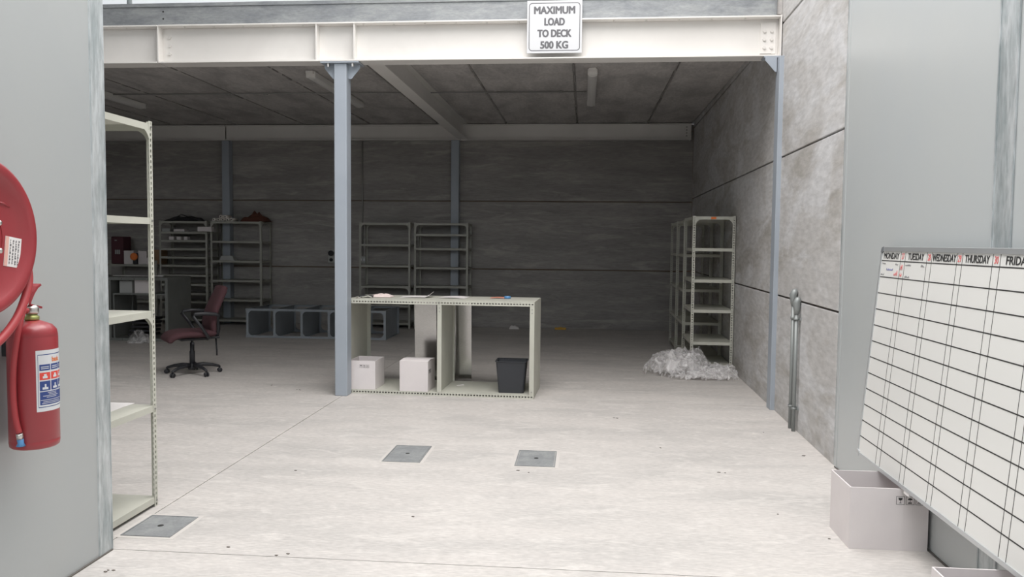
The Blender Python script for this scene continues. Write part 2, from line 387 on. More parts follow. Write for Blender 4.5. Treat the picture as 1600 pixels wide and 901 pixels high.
MB().box(-.15, .0, -.0, .13, 3.25, 3.262).build('cap_plate', M_blue, rc)
bolt(MB(), -.085, .06, 3.25, 'z', -1, .012, .03).build('bolt', M_steel, rc)
for x, lab in ((-6.545, 'blue-grey steel column on the back wall behind the tall left shelves'), (-2.31, 'blue-grey steel column on the back wall behind the middle shelf units'),
               ):
    c = empty('steel_column', (x, 14.2, 0)); tag(c, lab, 'column'); MB().box(-.07, .07, -.075, .075, 0, 3.34).build('shaft', M_blue, c, bevel=.004)

# conduit and lamps under the deck
cp = empty('ceiling_conduit', (-5, 11.05, 3.6)); tag(cp, 'thin dark conduit running across underside of the deck between lamps', 'conduit')
under(MB().tube([(-10.6, 11.05, 3.612), (0.0, 11.13, 3.612)], .008, 8).build('pipe', M_bolt), cp)
for x in (-8, -5.1, -4.55, -2.9, -1.2, -.35): under(MB().tube([(x-.03, 11.12, 3.61), (x+.03, 11.12, 3.61)], .013, 8).build('coupler', M_bolt), cp)
def lamp(x, label):
    L_ = empty('strip_lamp', (x, 9.75, 3.628)); tag(L_, label, 'lamp', 'unlit strip lamps under the deck')
    MB().box(-.055, .055, .05, 2.15, -.055, 0).build('spine', M_lamp, L_, bevel=.004)
    MB().box(-.06, .06, .0, .05, -.075, .0).build('end_cap', M_lamp, L_, bevel=.004)
    MB().box(-.045, .045, -.06, .0, -.035, .0).build('gland_box', M_lamp, L_, bevel=.004)
    MB().box(-.06, .06, 2.15, 2.19, -.075, .0).build('end_cap', M_lamp, L_, bevel=.004)
    p = [(.058*math.cos(a), -.055-.035*math.sin(a)) for a in [i*PI/8 for i in range(9)]]
    MB().prism(p, 'y', .052, 2.148).build('diffuser', M_diff, L_)
    return L_
lamp(.07, 'unlit strip lamp on the slab right of centre, nearest the right wall')
lamp(-3.41, 'unlit strip lamp on the slab seen behind the blue-grey column')
lamp(-6.86, 'unlit strip lamp on the slab at the far left beside the partition')
bc = empty('wall_conduit', (-4.03, 14.25, 1.2)); tag(bc, 'thin vertical conduit down the back wall to a square switch box', 'conduit')
under(MB().tube([(-4.03, 14.262, 1.27), (-4.03, 14.262, 3.6)], .012, 8).build('pipe', M_bolt), bc)
sw = empty('switch_box', (-4.02, 14.28, 1.2)); tag(sw, 'small square grey switch box on back wall behind the left middle shelf', 'switch')
MB().box(-.055, .055, -.04, 0, -.055, .06).build('case', M_grey, sw, bevel=.005)
for a in (-.025, .025): MB().box(a-.012, a+.012, -.046, -.04, -.02, .02).build('rocker', M_sign, sw)
so = empty('industrial_socket', (-4.6, 14.28, 1.28)); tag(so, 'round black industrial socket outlet on the back wall left of the column', 'socket')
MB().box(-.06, .06, -.06, 0, -.14, .09).build('case', M_grey, so, bevel=.01)
MB().lathe([(0, -.11), (.045, -.11), (.05, -.10), (.05, -.06)], 20, (0, 0, .03), 'y').build('cap', M_black, so)
MB().lathe([(0, -.09), (.03, -.09), (.03, -.06)], 16, (0, 0, -.09), 'y').build('inlet', M_black, so)
# galvanised pipes on right wall
def pipe(y, z, dx, label):
    o = empty('wall_pipe', (WX(y)-.001, y, 0)); tag(o, label, 'pipe')
    MB().tube([(-.03, 0, 0), (-.03, 0, z-.09)], .016, 12).build('pipe', M_pipe, o)
    pts = [(-.03, 0, z-.10), (-.03, 0, z-.05), (-.034, 0, z-.01), (-.02, 0, z+.015), (-.005, 0, z+.02)]
    MB().tube(pts, [.020, .028, .032, .030, .026], 14).build('elbow', M_pipe, o)
    for zz in (.19, .93):
        MB().lathe([(.019, -.01), (.022, -.01), (.022, .01), (.019, .01)], 14, (-.03, 0, zz)).build('clip', M_pipe, o)
        MB().box(-.013, 0, -.04, .04, zz-.01, zz+.01).build('saddle', M_pipe, o)
    return o
pipe(6.69, 1.07, 0, 'nearer and shorter galvanised pipe of the pair on the right concrete wall')
pipe(6.80, 1.13, 0, 'farther and taller galvanised pipe of the pair on the right concrete wall')

# sign
sg = empty('load_sign', (-.308, 7.603, 3.555)); tag(sg, 'white square sign reading MAXIMUM LOAD TO DECK 500 KG on the white beam', 'sign')
MB().box(-.258, .258, 0, .006, -.243, .243).build('plate', M_sign, sg, bevel=.002)
def rrect(w, h, r, n=5):
    P = []
    for cx, cy, a in ((w-r, h-r, 0), (-w+r, h-r, PI/2), (-w+r, -h+r, PI), (w-r, -h+r, 1.5*PI)):
        for i in range(n+1): t = a+i*PI/2/n; P.append((cx+r*math.cos(t), cy+r*math.sin(t)))
    return P
A = rrect(.240, .222, .03); B = rrect(.233, .215, .024); n = len(A)
MB().add([(x, -.0008, z) for x, z in A]+[(x, -.0008, z) for x, z in B], [(i, (i+1) % n, (i+1) % n+n, i+n) for i in range(n)]).build('border', M_inkg, sg)
RX = Matrix.Rotation(PI/2, 4, 'X')
for i, (t, w_) in enumerate([('MAXIMUM', .378), ('LOAD', .185), ('TO DECK', .312), ('500 KG', .255)]):
    text_mesh(t, .094, M_inkg, 'lettering', .0046, 1, sg, Matrix.Translation((0, -.001, .150-i*.107)) @ RX, width=w_)

# ------------------------------------------------------------------ shelving
def shelf_unit(name, w, d, h, levels, mt, holes=False, gussets=(), ft=.033, lip=.036, back_g=True):
    root = empty(name)
    def post(sx, sy):
        x0 = 0; mb = MB()
        X_, Y_ = sx*w/2, sy*d/2
        if holes:
            mb.strip((X_, Y_, 0), (0, 0, 1), (-sx, 0, 0), h, ft); mb.strip((X_, Y_, 0), (0, 0, 1), (0, -sy, 0), h, ft)
        else:
            mb.add([(X_-sx*ft, Y_, 0), (X_, Y_, 0), (X_, Y_-sy*ft, 0), (X_-sx*ft, Y_, h), (X_, Y_, h), (X_, Y_-sy*ft, h)], [(0, 1, 4, 3), (1, 2, 5, 4)])
        return mb.build('post', mt, root, solid=.0022)
    for sx in (-1, 1):
        for sy in (-1, 1): post(sx, sy)
    i_ = .0015; a, b = w/2-i_, d/2-i_
    me = None; lm = [None]
    for z in levels:
        mb = MB(); t = .0015
        if me is None:
            mb.box(-a, a, -b, b, -t, 0); mb.box(-a, a, -b, -b+t, -lip, -t); mb.box(-a, a, b-t, b, -lip, -t)
            mb.box(-a, -a+t, -b+t, b-t, -lip, -t); mb.box(a-t, a, -b+t, b-t, -lip, -t)
            mb.box(-a, a, -b+t, -b+.012, -lip, -lip+t)
            o = mb.build('shelf', mt, root); me = o.data
        else:
            o = bpy.data.objects.new('shelf', me); COL.objects.link(o); o.parent = root
        o.location.z = z
        for sx in (-1, 1):   # bolt heads at the corners
            if lm[0] is None:
                lm[0] = bolt(MB(), 0, 0, 0, r=.006, h=.005).build('bolt_head', M_bolt, root); bh = lm[0]
            else: bh = lm[0].copy(); COL.objects.link(bh); bh.parent = root
            bh.location = (sx*(w/2-.017), -d/2-.002, z-lip/2)
    for z in gussets:
        g = .05
        for sx in (-1, 1):
            for sy in (-1, 1):
                x0, y0 = sx*(w/2-ft), sy*(d/2+.0015)
                MB().prism([(x0, z-lip), (x0-sx*g, z-lip), (x0-sx*g*.6, z-lip-.012), (x0-sx*.012, z-lip-g*.6), (x0, z-lip-g)], 'y', y0-.001, y0+.001).build('gusset', mt, root)
                x1, y1 = sx*(w/2+.0015), sy*(d/2-ft)
                MB().prism([(y1, z-lip), (y1-sy*g, z-lip), (y1-sy*g*.6, z-lip-.012), (y1-sy*.012, z-lip-g*.6), (y1, z-lip-g)], 'x', x1-.001, x1+.001).build('gusset', mt, root)
    return root
def place(o, x, y, rz, label, group=None):
    o.location = (x, y, 0); o.rotation_euler = (0, 0, rz); return tag(o, label, 'shelving', group)
GS = 'empty slotted-angle shelving units'
u = shelf_unit('shelving_unit', .90, .45, 2.19, [.055, .585, 1.125, 1.652, 2.175], M_shelf, True, (2.175, 1.125))
place(u, -2.43-.225, 3.872, PI/2, 'tall cream slotted-angle shelf unit nearest the camera behind the left partition')
R = shelf_unit('shelving_unit', .50, .90, 1.875, [.075, .355, .745, 1.11, 1.488, 1.868], M_shelf, True, (1.868,))
place(R, 1.555, 10.21, -.0137, 'front cream slotted-angle shelf unit at right wall, behind clear plastic heap', GS)
R2 = shelf_unit('shelving_unit', .50, .90, 1.86, [.075, .50, .94, 1.40, 1.85], M_shelf, True, (1.85,))
place(R2, 1.567, 11.145, -.0137, 'second cream shelf unit along right wall, directly behind the front one', GS)
R3 = copy_tree(R2); place(R3, 1.58, 12.08, -.0137, 'third and farthest cream shelf unit along the right wall', GS)
Cc = shelf_unit('shelving_unit', .915, .45, 1.872, [.10, .41, .748, 1.115, 1.485, 1.862], M_shelfg, False, (1.862, .748))
place(Cc, -3.50, 14.02, 0, 'left one of two grey shelf units against the back wall behind bench', GS)
D = shelf_unit('shelving_unit', .955, .45, 1.872, [.10, .42, .76, 1.09, 1.425, 1.672, 1.862], M_shelfg, False, (1.862,))
place(D, -2.495, 14.02, 0, 'right one of two grey shelf units against the back wall behind bench', GS)
B_ = shelf_unit('shelving_unit', .945, .45, 1.872, [.10, .465, .815, 1.165, 1.515, 1.865], M_shelfg, False, (1.865,))
place(B_, -6.215, 14.02, 0, 'grey shelf unit with six wide shelves behind the maroon chair', GS)
A_ = shelf_unit('shelving_unit', .90, .45, 1.872, [.10, .27, .42, .57, .735, .90, 1.075, 1.225, 1.375, 1.525, 1.675, 1.865], M_shelfg, False, (1.865,))
place(A_, -7.20, 14.02, 0, 'grey shelf unit with a dozen closely set shelves in back left area', GS)
A2 = shelf_unit('shelving_unit', .90, .45, 1.15, [.10, .42, .76, 1.075], M_shelfg, False, ())
place(A2, -8.16, 14.02, 0, 'low grey shelf unit holding white cartons in the far back left', GS)
# unit lying on its side on the floor
LU = shelf_unit('shelving_unit', .455, .90, 2.26, [.04, .49, .93, 1.37, 1.81, 2.25], M_shelfb, False, (.49, .93, 1.37, 1.81, 2.25))
LU.rotation_euler = (0, -PI/2, 0); LU.location = (-3.05, 12.56, .229)
tag(LU, 'blue-grey shelf unit lying on its side on the floor, beyond the column', 'shelving')
# lip of first board sits at the end, corner plates at both ends
for sx in (-1, 1):
    for sy in (-1, 1):
        x0, y0 = sx*(.455/2-.033), sy*(.4515)
        MB().prism([(x0, .04), (x0-sx*.05, .04), (x0-sx*.03, .052), (x0-sx*.012, .07), (x0, .09)], 'y', y0-.001, y0+.001).build('gusset', M_shelfb, LU)

# main bench: a shelf unit on its side used as a table
def bench(x0, x1, y0, y1, h, mids, label, mt, detail=True):
    c = empty('work_bench', ((x0+x1)/2, (y0+y1)/2, 0)); tag(c, label, 'bench'); t = .003
    def P(mb, name, m_=mt, **k): return under(mb.build(name, m_, **k), c)
    mb = MB().box(x0, x1, y0, y1, h-.004, h).box(x0+.05, x1-.05, (y0+y1)/2-.02, (y0+y1)/2+.02, h-.02, h-.004)
    P(mb, 'top_panel')
    P(MB().box(x0+.002, x1-.002, y0+.002, y1-.002, .032, .038), 'base_panel')
    for nm, z0, v in (('angle', h-.004, (0, 0, -1)), ('angle', 0, (0, 0, 1))):
        for y in (y0-.0015, y1+.0015):
            P(MB().strip((x0, y, z0), (1, 0, 0), v, x1-x0, .040, .030 if detail else .2), nm, solid=.002)
    for x in (x0, x1):
        s = 1 if x == x0 else -1
        P(MB().box(min(x, x+s*t), max(x, x+s*t), y0, y1, .002, h-.004), 'end_panel')
        for y, sy in ((y0, 1), (y1, -1)):
            P(MB().add([(x, y-sy*.002, 0.04), (x+s*.045, y-sy*.002, .04), (x+s*.045, y-sy*.002, h-.045), (x, y-sy*.002, h-.045)], [(0, 1, 2, 3)]).box(min(x, x+s*.002), max(x, x+s*.002), min(y, y+sy*.03), max(y, y+sy*.03), .04, h-.045), 'flange', solid=.002)
        for z in (h-.075, h-.11, .07): P(bolt(MB(), x+s*.022, y0-.003, z, r=.006, h=.004), 'bolt_head', M_bolt)
    for x in mids:
        P(MB().box(x-t/2, x+t/2, y0, y1, .039, h-.005), 'divider')
        P(MB().box(x-.022, x+.022, y0-.002, y0+.001, .041, h-.045), 'flange')
        P(MB().box(x-.022, x+.022, y1-.001, y1+.002, .041, h-.045), 'flange')
        for z in (h-.075, h-.11, h-.02): P(bolt(MB(), x, y0-.003, z, r=.006, h=.004), 'bolt_head', M_bolt)
    return c
wbench = bench(-2.36, -.46, 7.768, 8.432, .955, [-1.405], 'waist-high cream metal bench beside the column, papers lying on top', M_shelf)
wbench.rotation_euler.z = -.038
bench(-8.05, -6.20, 11.4, 12.1, .96, [-7.12], 'grey metal bench in the dark back left area behind the maroon chair', M_desk, False)
# papers and tools on the bench
def sheet(x, y, w, l, rz, z, label, m_, curl=0, cat='paper'):
    o = empty('paper_sheet', (x, y, z), rz); tag(o, label, cat); vs = []; fs = []; n = 8
    for i in range(n+1):
        t = i/n; zz = .001+.006*math.sin(t*3.1)+curl*max(0, t-.75)**1.6*16
        for s in (0, 1): vs.append((-w/2+w*t-(curl*2*max(0, t-.75)), -l/2+l*s, zz))
    for i in range(n): fs.append((2*i, 2*i+2, 2*i+3, 2*i+1))
    MB().add(vs, fs).build('page', m_, o, solid=.002); return o
TZ = .957
sheet(-1.72, 8.17, .34, .24, .1, TZ, 'white paper with a curled-up right corner on the middle of the bench', M_paper, .028)
sheet(-1.34, 8.20, .28, .26, -.1, TZ, 'flat white paper on the bench right of the curled sheet', M_paper)
sheet(-.88, 8.22, .16, .13, .0, TZ, 'small orange-pink card on the right half of the bench', mat('salmon', (.80, .34, .24), .7), 0, 'card')
tw = empty('tape_roll', (-.78, 8.16, TZ)); tag(tw, 'small blue tape roll beside the orange card on the bench', 'tape')
MB().lathe([(.018, 0), (.034, 0), (.034, .024), (.018, .024), (.018, 0)], 20).build('roll', M_bluep, tw); MB().lathe([(.015, .001), (.018, .001), (.018, .023), (.015, .023), (.015, .001)], 20).build('core', M_grey, tw)
cr = empty('crumpled_paper', (-2.09, 8.12, TZ)); tag(cr, 'crumpled pinkish white paper lying on the bench left part', 'paper')
vs = []; fs = []; n = 14
for i in range(n+1):
    for j in range(n+1):
        u_, v_ = i/n*2-1, j/n*2-1; k = max(0, 1-(u_**2)**.9)*max(0, 1-(v_**2))
        vs.append((u_*.115, v_*.09, .002+.035*k**.5*(.75+.5*noise.noise(Vector((u_*3, v_*3, 2))))))
for i in range(n):
    for j in range(n): a = i*(n+1)+j; fs.append((a, a+n+1, a+n+2, a+1))
MB().add(vs, fs).build('wad', M_pink, cr, solid=.002)
pch = empty('black_pouch', (-2.22, 8.02, TZ)); tag(pch, 'flat black pouch on bench between keys and crumpled paper', 'pouch')
MB().box(-.075, .065, -.05, .05, 0, .02).build('body', M_black, pch, bevel=.008); MB().box(-.06, .05, -.052, -.048, .008, .014).build('zip', M_bolt, pch)
ky = empty('key_bunch', (-2.37+.10, 7.99-.12, TZ)); tag(ky, 'bunch of keys and small tools on the bench next to the column', 'keys')
MB().tube([(.02*math.cos(a), .02*math.sin(a), .004) for a in [i*PI/6 for i in range(12)]], .002, 6, close=True).build('ring', M_steel, ky)
for a in (0.3, 1.4, 2.6, 3.9): 
    mb = MB().prism([(.02, -.004), (.05, -.004), (.055, -.001), (.055, .004), (.02, .004)], 'z', .001, .004); mb.lathe([(0, .001), (.012, .001), (.012, .006), (0, .006)], 10, (.02, 0, 0))
    o = mb.build('key', M_steel, ky); o.rotation_euler.z = a; o.location.z = .001*a*2
MB().tube([(.03, .03, .008), (.09, .05, .02), (.13, .04, .008)], .006, 8).build('tool_handle', M_shelf, ky)

# ------------------------------------------------------------------ cartons
def glyphs(par, x, z, y, s=.026, n=3, flip=False, M=None):
    for k in range(n):
        cx = x+k*s*1.15; mb = MB(); h = s/2; t = s*.035
        for a, b, c_, d_ in ((-h, h, h-t, h), (-h, h, -h, -h+t), (-h, -h+t, -h, h), (h-t, h, -h, h)): mb.box(cx+a, cx+b, y-.0008, y, z+c_, z+d_)
        if k % 3 == 0:
            mb.prism([(cx-.25*s, z+.33*s), (cx+.25*s, z+.33*s), (cx+.2*s, z+.08*s), (cx+.03*s, z), (cx-.03*s, z), (cx-.2*s, z+.08*s)], 'y', y-.0008, y)
            mb.box(cx-.025*s, cx+.025*s, y-.0008, y, z-.3*s, z); mb.box(cx-.13*s, cx+.13*s, y-.0008, y, z-.34*s, z-.29*s)
        elif k % 3 == 1:
            mb.prism([(cx+.27*s*math.cos(a), z+.1*s+.22*s*math.sin(a)) for a in [i*PI/6 for i in range(7)]], 'y', y-.0008, y)
            mb.box(cx-.02*s, cx+.02*s, y-.0008, y, z-.25*s, z+.1*s); mb.prism([(cx-.25*s, z-.3*s), (cx-.1*s, z-.18*s), (cx, z-.3*s), (cx+.15*s, z-.16*s), (cx+.2*s, z-.34*s), (cx-.25*s, z-.36*s)], 'y', y-.0008, y)
        else:
            for q in (-.13, .13):
                mb.prism([(cx+(q-.1)*s, z+.1*s), (cx+q*s, z+.34*s), (cx+(q+.1)*s, z+.1*s)], 'y', y-.0008, y); mb.box(cx+(q-.03)*s, cx+(q+.03)*s, y-.0008, y, z-.2*s, z+.1*s)
            mb.box(cx-.3*s, cx+.3*s, y-.0008, y, z-.3*s, z-.26*s)
        if M:
            mb.v = [tuple(M @ Vector(v)) for v in mb.v]
        mb.build('handling_mark', M_ink, par)
def carton(x, y, z, w, d, h, rz, label, closed=False, marks=None, group=None, skew=0):
    c = empty('carton', (x, y, z), rz); tag(c, label, 'box', group); t = .006; a, b = w/2, d/2
    def wall(p0, p1, q1, q0, nm):   # footprint of a wall
        MB().hexa([(p[0], p[1], 0) for p in (p0, p1, q1, q0)]+[(p[0]+skew*(0 if i in (0, 3) else 0), p[1], h) for i, p in enumerate((p0, p1, q1, q0))]).build(nm, M_card, c)
    wall((-a, -b), (a, -b), (a, -b+t), (-a, -b+t), 'side'); wall((-a, b-t), (a, b-t), (a, b), (-a, b), 'side')
    wall((-a, -b+t), (-a+t, -b+t), (-a+t, b-t), (-a, b-t), 'side'); wall((a-t, -b+t), (a, -b+t), (a, b-t), (a-t, b-t), 'side')
    MB().box(-a+t, a-t, -b+t, b-t, 0, .005).build('base', M_cardin, c)
    if closed:
        MB().hexa([(-a, -b, h), (a, -b, h), (a, -.002, h+.012), (-a, -.002, h+.010), (-a, -b, h+.004), (a, -b, h+.004), (a, -.002, h+.016), (-a, -.002, h+.014)]).build('flap', M_card, c)
        MB().hexa([(-a, .002, h+.008), (a, .002, h+.006), (a, b, h), (-a, b, h), (-a, .002, h+.012), (a, .002, h+.010), (a, b, h+.004), (-a, b, h+.004)]).build('flap', M_card, c)
    if marks: glyphs(c, marks[0], marks[1], -b-.0005, marks[2], 3)
    return c
carton(-2.212, 7.985, .039, .275, .33, .29, -.03, 'open-topped white carton on bench base next to the column', marks=(-.01, .235, .03))
c2 = carton(-1.668, 7.915, .039, .29, .28, .30, -.06, 'closed white carton on bench base left of the middle divider', closed=True)
glyphs(c2, -.06, .20, 0, .04, 2, M=Matrix.Translation((.1458, -.03, .0)) @ Matrix.Rotation(PI/2, 4, 'Z'))
c3 = carton(1.548, 4.255, 0, .383, .312, .316, 0, 'open white carton on the floor at the right wall, under whiteboard corner', marks=(.053, .257, .041))
MB().box(.066, .0672, -.1566, -.156, .002, .314).build('crease', M_paper, c3)
carton(1.53, 2.98, 0, .34, .36, .292, 0, 'open white carton on floor at the bottom right edge of the picture')
# waste bin
bn = empty('waste_bin', (-.705, 7.915, .039)); tag(bn, 'black tapered square waste bin standing on the bench base at right', 'bin')
def frust(mb, a0, b0, z0, a1, b1, z1, r=.02):
    def rr(a, b): return rrect(a, b, r, 3)
    A, B = rr(a0, b0), rr(a1, b1); n = len(A)
    return mb.add([(x, y, z0) for x, y in A]+[(x, y, z1) for x, y in B], [(i, (i+1) % n, (i+1) % n+n, i+n) for i in range(n)])
mb = frust(MB(), .125, .09, 0, .15, .115, .31); n_ = 16; mb.f.append(tuple(range(16))[::-1]); mb.build('body', M_bin, bn, solid=.003)
mb = frust(MB(), .151, .116, .312, .159, .124, .316); frust(mb, .159, .124, .316, .158, .123, .319); mb.build('rim', M_bin, bn, solid=.004)
# sheets of galvanised steel behind the bench
g1 = empty('galvanised_sheet', (-1.70, 8.53, 0), rot=(.075, 0, 0)); tag(g1, 'plain galvanised steel sheet leaning behind bench, above closed carton', 'metal sheet')
MB().box(-.12, .12, 0, .006, .002, .90).build('panel', M_sheet, g1)
g2 = empty('galvanised_sheet', (-1.325, 8.60, 0), rot=(.055, 0, 0)); tag(g2, 'folded galvanised steel sheet leaning behind bench, right of middle divider', 'metal sheet')
MB().box(-.035, .115, 0, .006, .002, .90).build('panel', M_sheet, g2)
MB().box(-.135, -.045, .02, .026, .002, .90).box(-.045, -.039, .012, .026, .002, .9).build('return_fold', M_sheet, g2)

# ------------------------------------------------------------------ office chair
ch = empty('office_chair', (-4.44, 8.68, 0)); tag(ch, 'maroon fabric swivel office chair with black arms on five-star base', 'chair')
mb = MB(); mb.lathe([(0, .055), (.045, .055), (.05, .075), (.045, .115), (.03, .125), (0, .125)], 20); mb.build('hub', M_black, ch)
for k in range(5):
    a = math.radians(-106+72*k); ca, sa = math.cos(a), math.sin(a)
    MB().tube([(ca*.03, sa*.03, .10), (ca*.12, sa*.12, .105), (ca*.22, sa*.22, .092), (ca*.29, sa*.29, .072), (ca*.305, sa*.305, .058)], [.024, .022, .018, .015, .011], 10).build('base_arm', M_black, ch)
    w = empty('caster', (ca*.30, sa*.30, .026)); w.parent = ch
    for s in (-1, 1):
        o = MB().lathe([(0, -.009), (.022, -.009), (.026, -.005), (.026, .005), (.022, .009), (0, .009)], 16, (0, 0, 0), 'x').build('wheel', M_black, w); o.location = (s*.014*sa, -s*.014*ca, 0); o.rotation_euler.z = a+PI/2+.0
MB().lathe([(0, .11), (.03, .11), (.03, .26), (.024, .27), (.024, .36), (.014, .365), (.014, .42), (0, .42)], 20).build('gas_column', M_black, ch)
up_ = empty('upper', (0, 0, 0)); bpy.data.objects.remove(up_)
RZ = Matrix.Rotation(math.atan2(-.64, -.76), 4, 'Z')    # forward = local +x
def C(mb): mb.v = [tuple(RZ @ Vector(v)) for v in mb.v]; return mb
def cushion(prof, w, taper, th, nx=10):
    """prof: centre line (f,z) points; slab with rounded edge"""
    vs = []; fs = []; n = len(prof); m_ = 14
    for i, (f, z) in enumerate(prof):
        t = i/(n-1); p0 = Vector(prof[max(0, i-1)]); p1 = Vector(prof[min(n-1, i+1)]); d_ = (p1-p0).normalized(); nn = Vector((-d_.y, d_.x))
        ww = w/2*taper(t); tt = th*min(1, (1-abs(2*t-1)**6)**.5+.25) if True else th
        for j in range(m_):
            a = 2*PI*j/m_; cx, cy = math.cos(a), math.sin(a)
            sx = math.copysign(abs(cx)**.5, cx)*ww; sy = math.copysign(abs(cy)**.8, cy)*tt/2
            vs.append((f+nn.x*sy, sx, z+nn.y*sy))
    for i in range(n-1):
        for j in range(m_): fs.append((i*m_+j, i*m_+(j+1) % m_, (i+1)*m_+(j+1) % m_, (i+1)*m_+j))
    mb = MB().add(vs, fs, True); mb.f.append(tuple(range(m_))[::-1]); mb.f.append(tuple((n-1)*m_+j for j in range(m_)))
    return mb
seatp = [(-.22, .475), (-.20, .475), (-.1, .47), (0, .472), (.1, .475), (.18, .468), (.24, .445), (.275, .41), (.285, .39)]
o = C(cushion(seatp, .50, lambda t: .88+.16*math.sin(PI*min(1, t*1.1)), .085)).build('seat', M_maroon, ch)
backp = [(-.19, .45), (-.195, .50), (-.19, .58), (-.20, .66), (-.235, .76), (-.28, .86), (-.32, .94), (-.335, .99), (-.338, 1.005)]
o = C(cushion(backp, .46, lambda t: 1.02-.10*math.cos(6*t)*(t<.3)-.52*max(0, t-.25)**1.1, .085)).build('backrest', M_maroon, ch)
C(MB().box(-.16, .15, -.12, .12, .395, .425)).build('seat_plate', M_black, ch, bevel=.01)
C(MB().box(-.30, -.12, -.04, .04, .395, .42)).build('back_bracket', M_black, ch, bevel=.008)
C(MB().tube([(-.27, 0, .41), (-.29, 0, .50), (-.28, 0, .62), (-.27, 0, .70)], [.025, .025, .02, .018], 8)).build('back_stem', M_black, ch)
C(MB().tube([(-.27, -.03, .40), (-.28, -.03, .25), (-.28, -.03, .19)], .009, 8)).build('tilt_rod', M_black, ch)
C(MB().tube([(.02, .1, .40), (.05, .27, .385), (.06, .30, .385)], [.006, .006, .014], 8)).build('lever', M_black, ch)
for s in (-1, 1):
    y = s*.27
    pts = [(-.12, s*.20, .415), (-.12, y, .43), (-.04, y, .56), (.05, y, .68), (.03, y, .705), (-.08, y, .71), (-.20, y, .695), (-.235, y, .67)]
    C(MB().tube(pts, [.016, .018, .018, .018, .02, .022, .022, .016], 10)).build('armrest', M_black, ch)

# ------------------------------------------------------------------ back left clutter
def simple_box(name, label, cat, x0, x1, y0, y1, z0, z1, m_, top=True, group=None):
    c = empty(name, ((x0+x1)/2, (y0+y1)/2, z0)); tag(c, label, cat, group); w, d, h = (x1-x0)/2, (y1-y0)/2, z1-z0
    MB().box(-w, w, -d, d, 0, h-.004).build('body', m_, c, bevel=.003)
    if top: MB().box(-w, w, -d, -.003, h-.004, h).build('flap', m_, c); MB().box(-w, w, .003, d, h-.004, h).build('flap', m_, c)
    return c
simple_box('carton', 'left white carton of the pair beside the orange ball on low shelf', 'box', -8.36, -8.17, 13.85, 14.1, 1.077, 1.32, M_card)
simple_box('carton', 'right white carton of the pair beside the orange ball on low shelf', 'box', -8.09, -7.93, 13.85, 14.1, 1.077, 1.32, M_card)
bx = empty('orange_bundle', (-8.13, 13.82, 1.077)); tag(bx, 'orange taped bundle between two white cartons on the low shelf', 'bundle')
MB().box(-.032, .032, -.02, .2, 0, .20).build('core', M_black, bx, bevel=.01)
MB().lathe([(0, -.06), (.05, -.058), (.07, -.04), (.07, -.03), (0, -.028)], 12, (0, 0, .14), 'y').build('tape', M_orange, bx)
simple_box('carton', 'brown cardboard carton on the low shelf behind the small white box', 'box', -7.90, -7.72, 13.98, 14.2, 1.077, 1.34, M_brown)
simple_box('carton', 'small white box on the right end of the low shelf', 'box', -7.92, -7.83, 13.82, 13.92, 1.077, 1.20, M_card)
mbx = empty('maroon_case', (-8.46, 13.98, 1.077)); tag(mbx, 'large dark maroon case with pale marks at left end of low shelf', 'case')
MB().box(-.14, .09, -.14, .14, 0, .50).build('body', M_maroonbox, mbx, bevel=.02); 
for k in range(3): MB().box(-.06+k*.035, -.035+k*.035, -.143, -.141, .18, .26).build('label_bar', M_grey, mbx)
MB().box(-.06, -.02, -.15, -.14, .42, .44).build('latch', M_bolt, mbx)
bg_ = empty('black_bag', (-7.26, 14.0, 1.866)); tag(bg_, 'slumped black bag on top of the closely shelved unit', 'bag')
def lump(w, d, h, seed, n=18):
    vs = []; fs = []
    for i in range(n+1):
        for j in range(n+1):
            u_, v_ = i/n*2-1, j/n*2-1; k = max(0, 1-abs(u_)**2.5)*max(0, 1-abs(v_)**2.5)
            vs.append((u_*w, v_*d, .001+h*k**.5*(.75+.55*noise.noise(Vector((u_*1.8+seed, v_*1.8, seed))))))
    for i in range(n):
        for j in range(n): a = i*(n+1)+j; fs.append((a, a+n+1, a+n+2, a+1))
    return MB().add(vs, fs, True)
lump(.33, .15, .11, 3).build('sack', M_black, bg_); MB().tube([(-.1, -.1, .08), (0, -.14, .12), (.1, -.1, .08)], .008, 8).build('strap', M_black, bg_)
rc_ = empty('rust_cloth', (-5.93, 14.02, 1.867)); tag(rc_, 'rust coloured cloth bundle on top of the six-shelf unit', 'cloth')
lump(.24, .15, .14, 8).build('bundle', M_rust, rc_); lump(.12, .10, .20, 5).build('fold', M_rust, rc_)
# rolls stacked on the six-shelf unit
rm = MB().lathe([(.014, 0), (.030, 0), (.030, .22), (.014, .22)], 16, (0, 0, 0), 'y')
r0 = None; rollm = mat('roll_paper', (.85, .80, .75), .6)
spots = [(-6.64, 1.897), (-6.555, 1.897), (-6.47, 1.897), (-6.39, 1.897), (-6.31, 1.897), (-6.51, 1.95), (-6.43, 1.95)]
nm = ['leftmost roll in the bottom row', 'second roll from left in the bottom row', 'middle roll of the bottom row', 'fourth roll from left in the bottom row', 'rightmost roll in the bottom row', 'left roll of the two on top of the row', 'right roll of the two on top of the row']
for (x, z), t in zip(spots, nm):
    if r0 is None:
        r0 = empty('paper_roll'); rm.build('tube', rollm, r0); MB().lathe([(0, .03), (.014, .03)], 16, (0, 0, 0), 'y').build('hollow', M_black, r0); c = r0
    else: c = copy_tree(r0)
    c.location = (x, 13.83, z); tag(c, 'small pale '+t+' on the six-shelf unit', 'roll', 'small rolls stacked on the shelf top')
simple_box('carton', 'long pale carton lying across the second shelf between two back units', 'box', -6.88, -6.62, 13.70, 13.79, 1.68, 1.765, M_card)
simple_box('carton', 'flat white box at left of second shelf of closely shelved unit', 'box', -7.62, -7.47, 13.84, 14.0, 1.677, 1.735, M_grey, False)
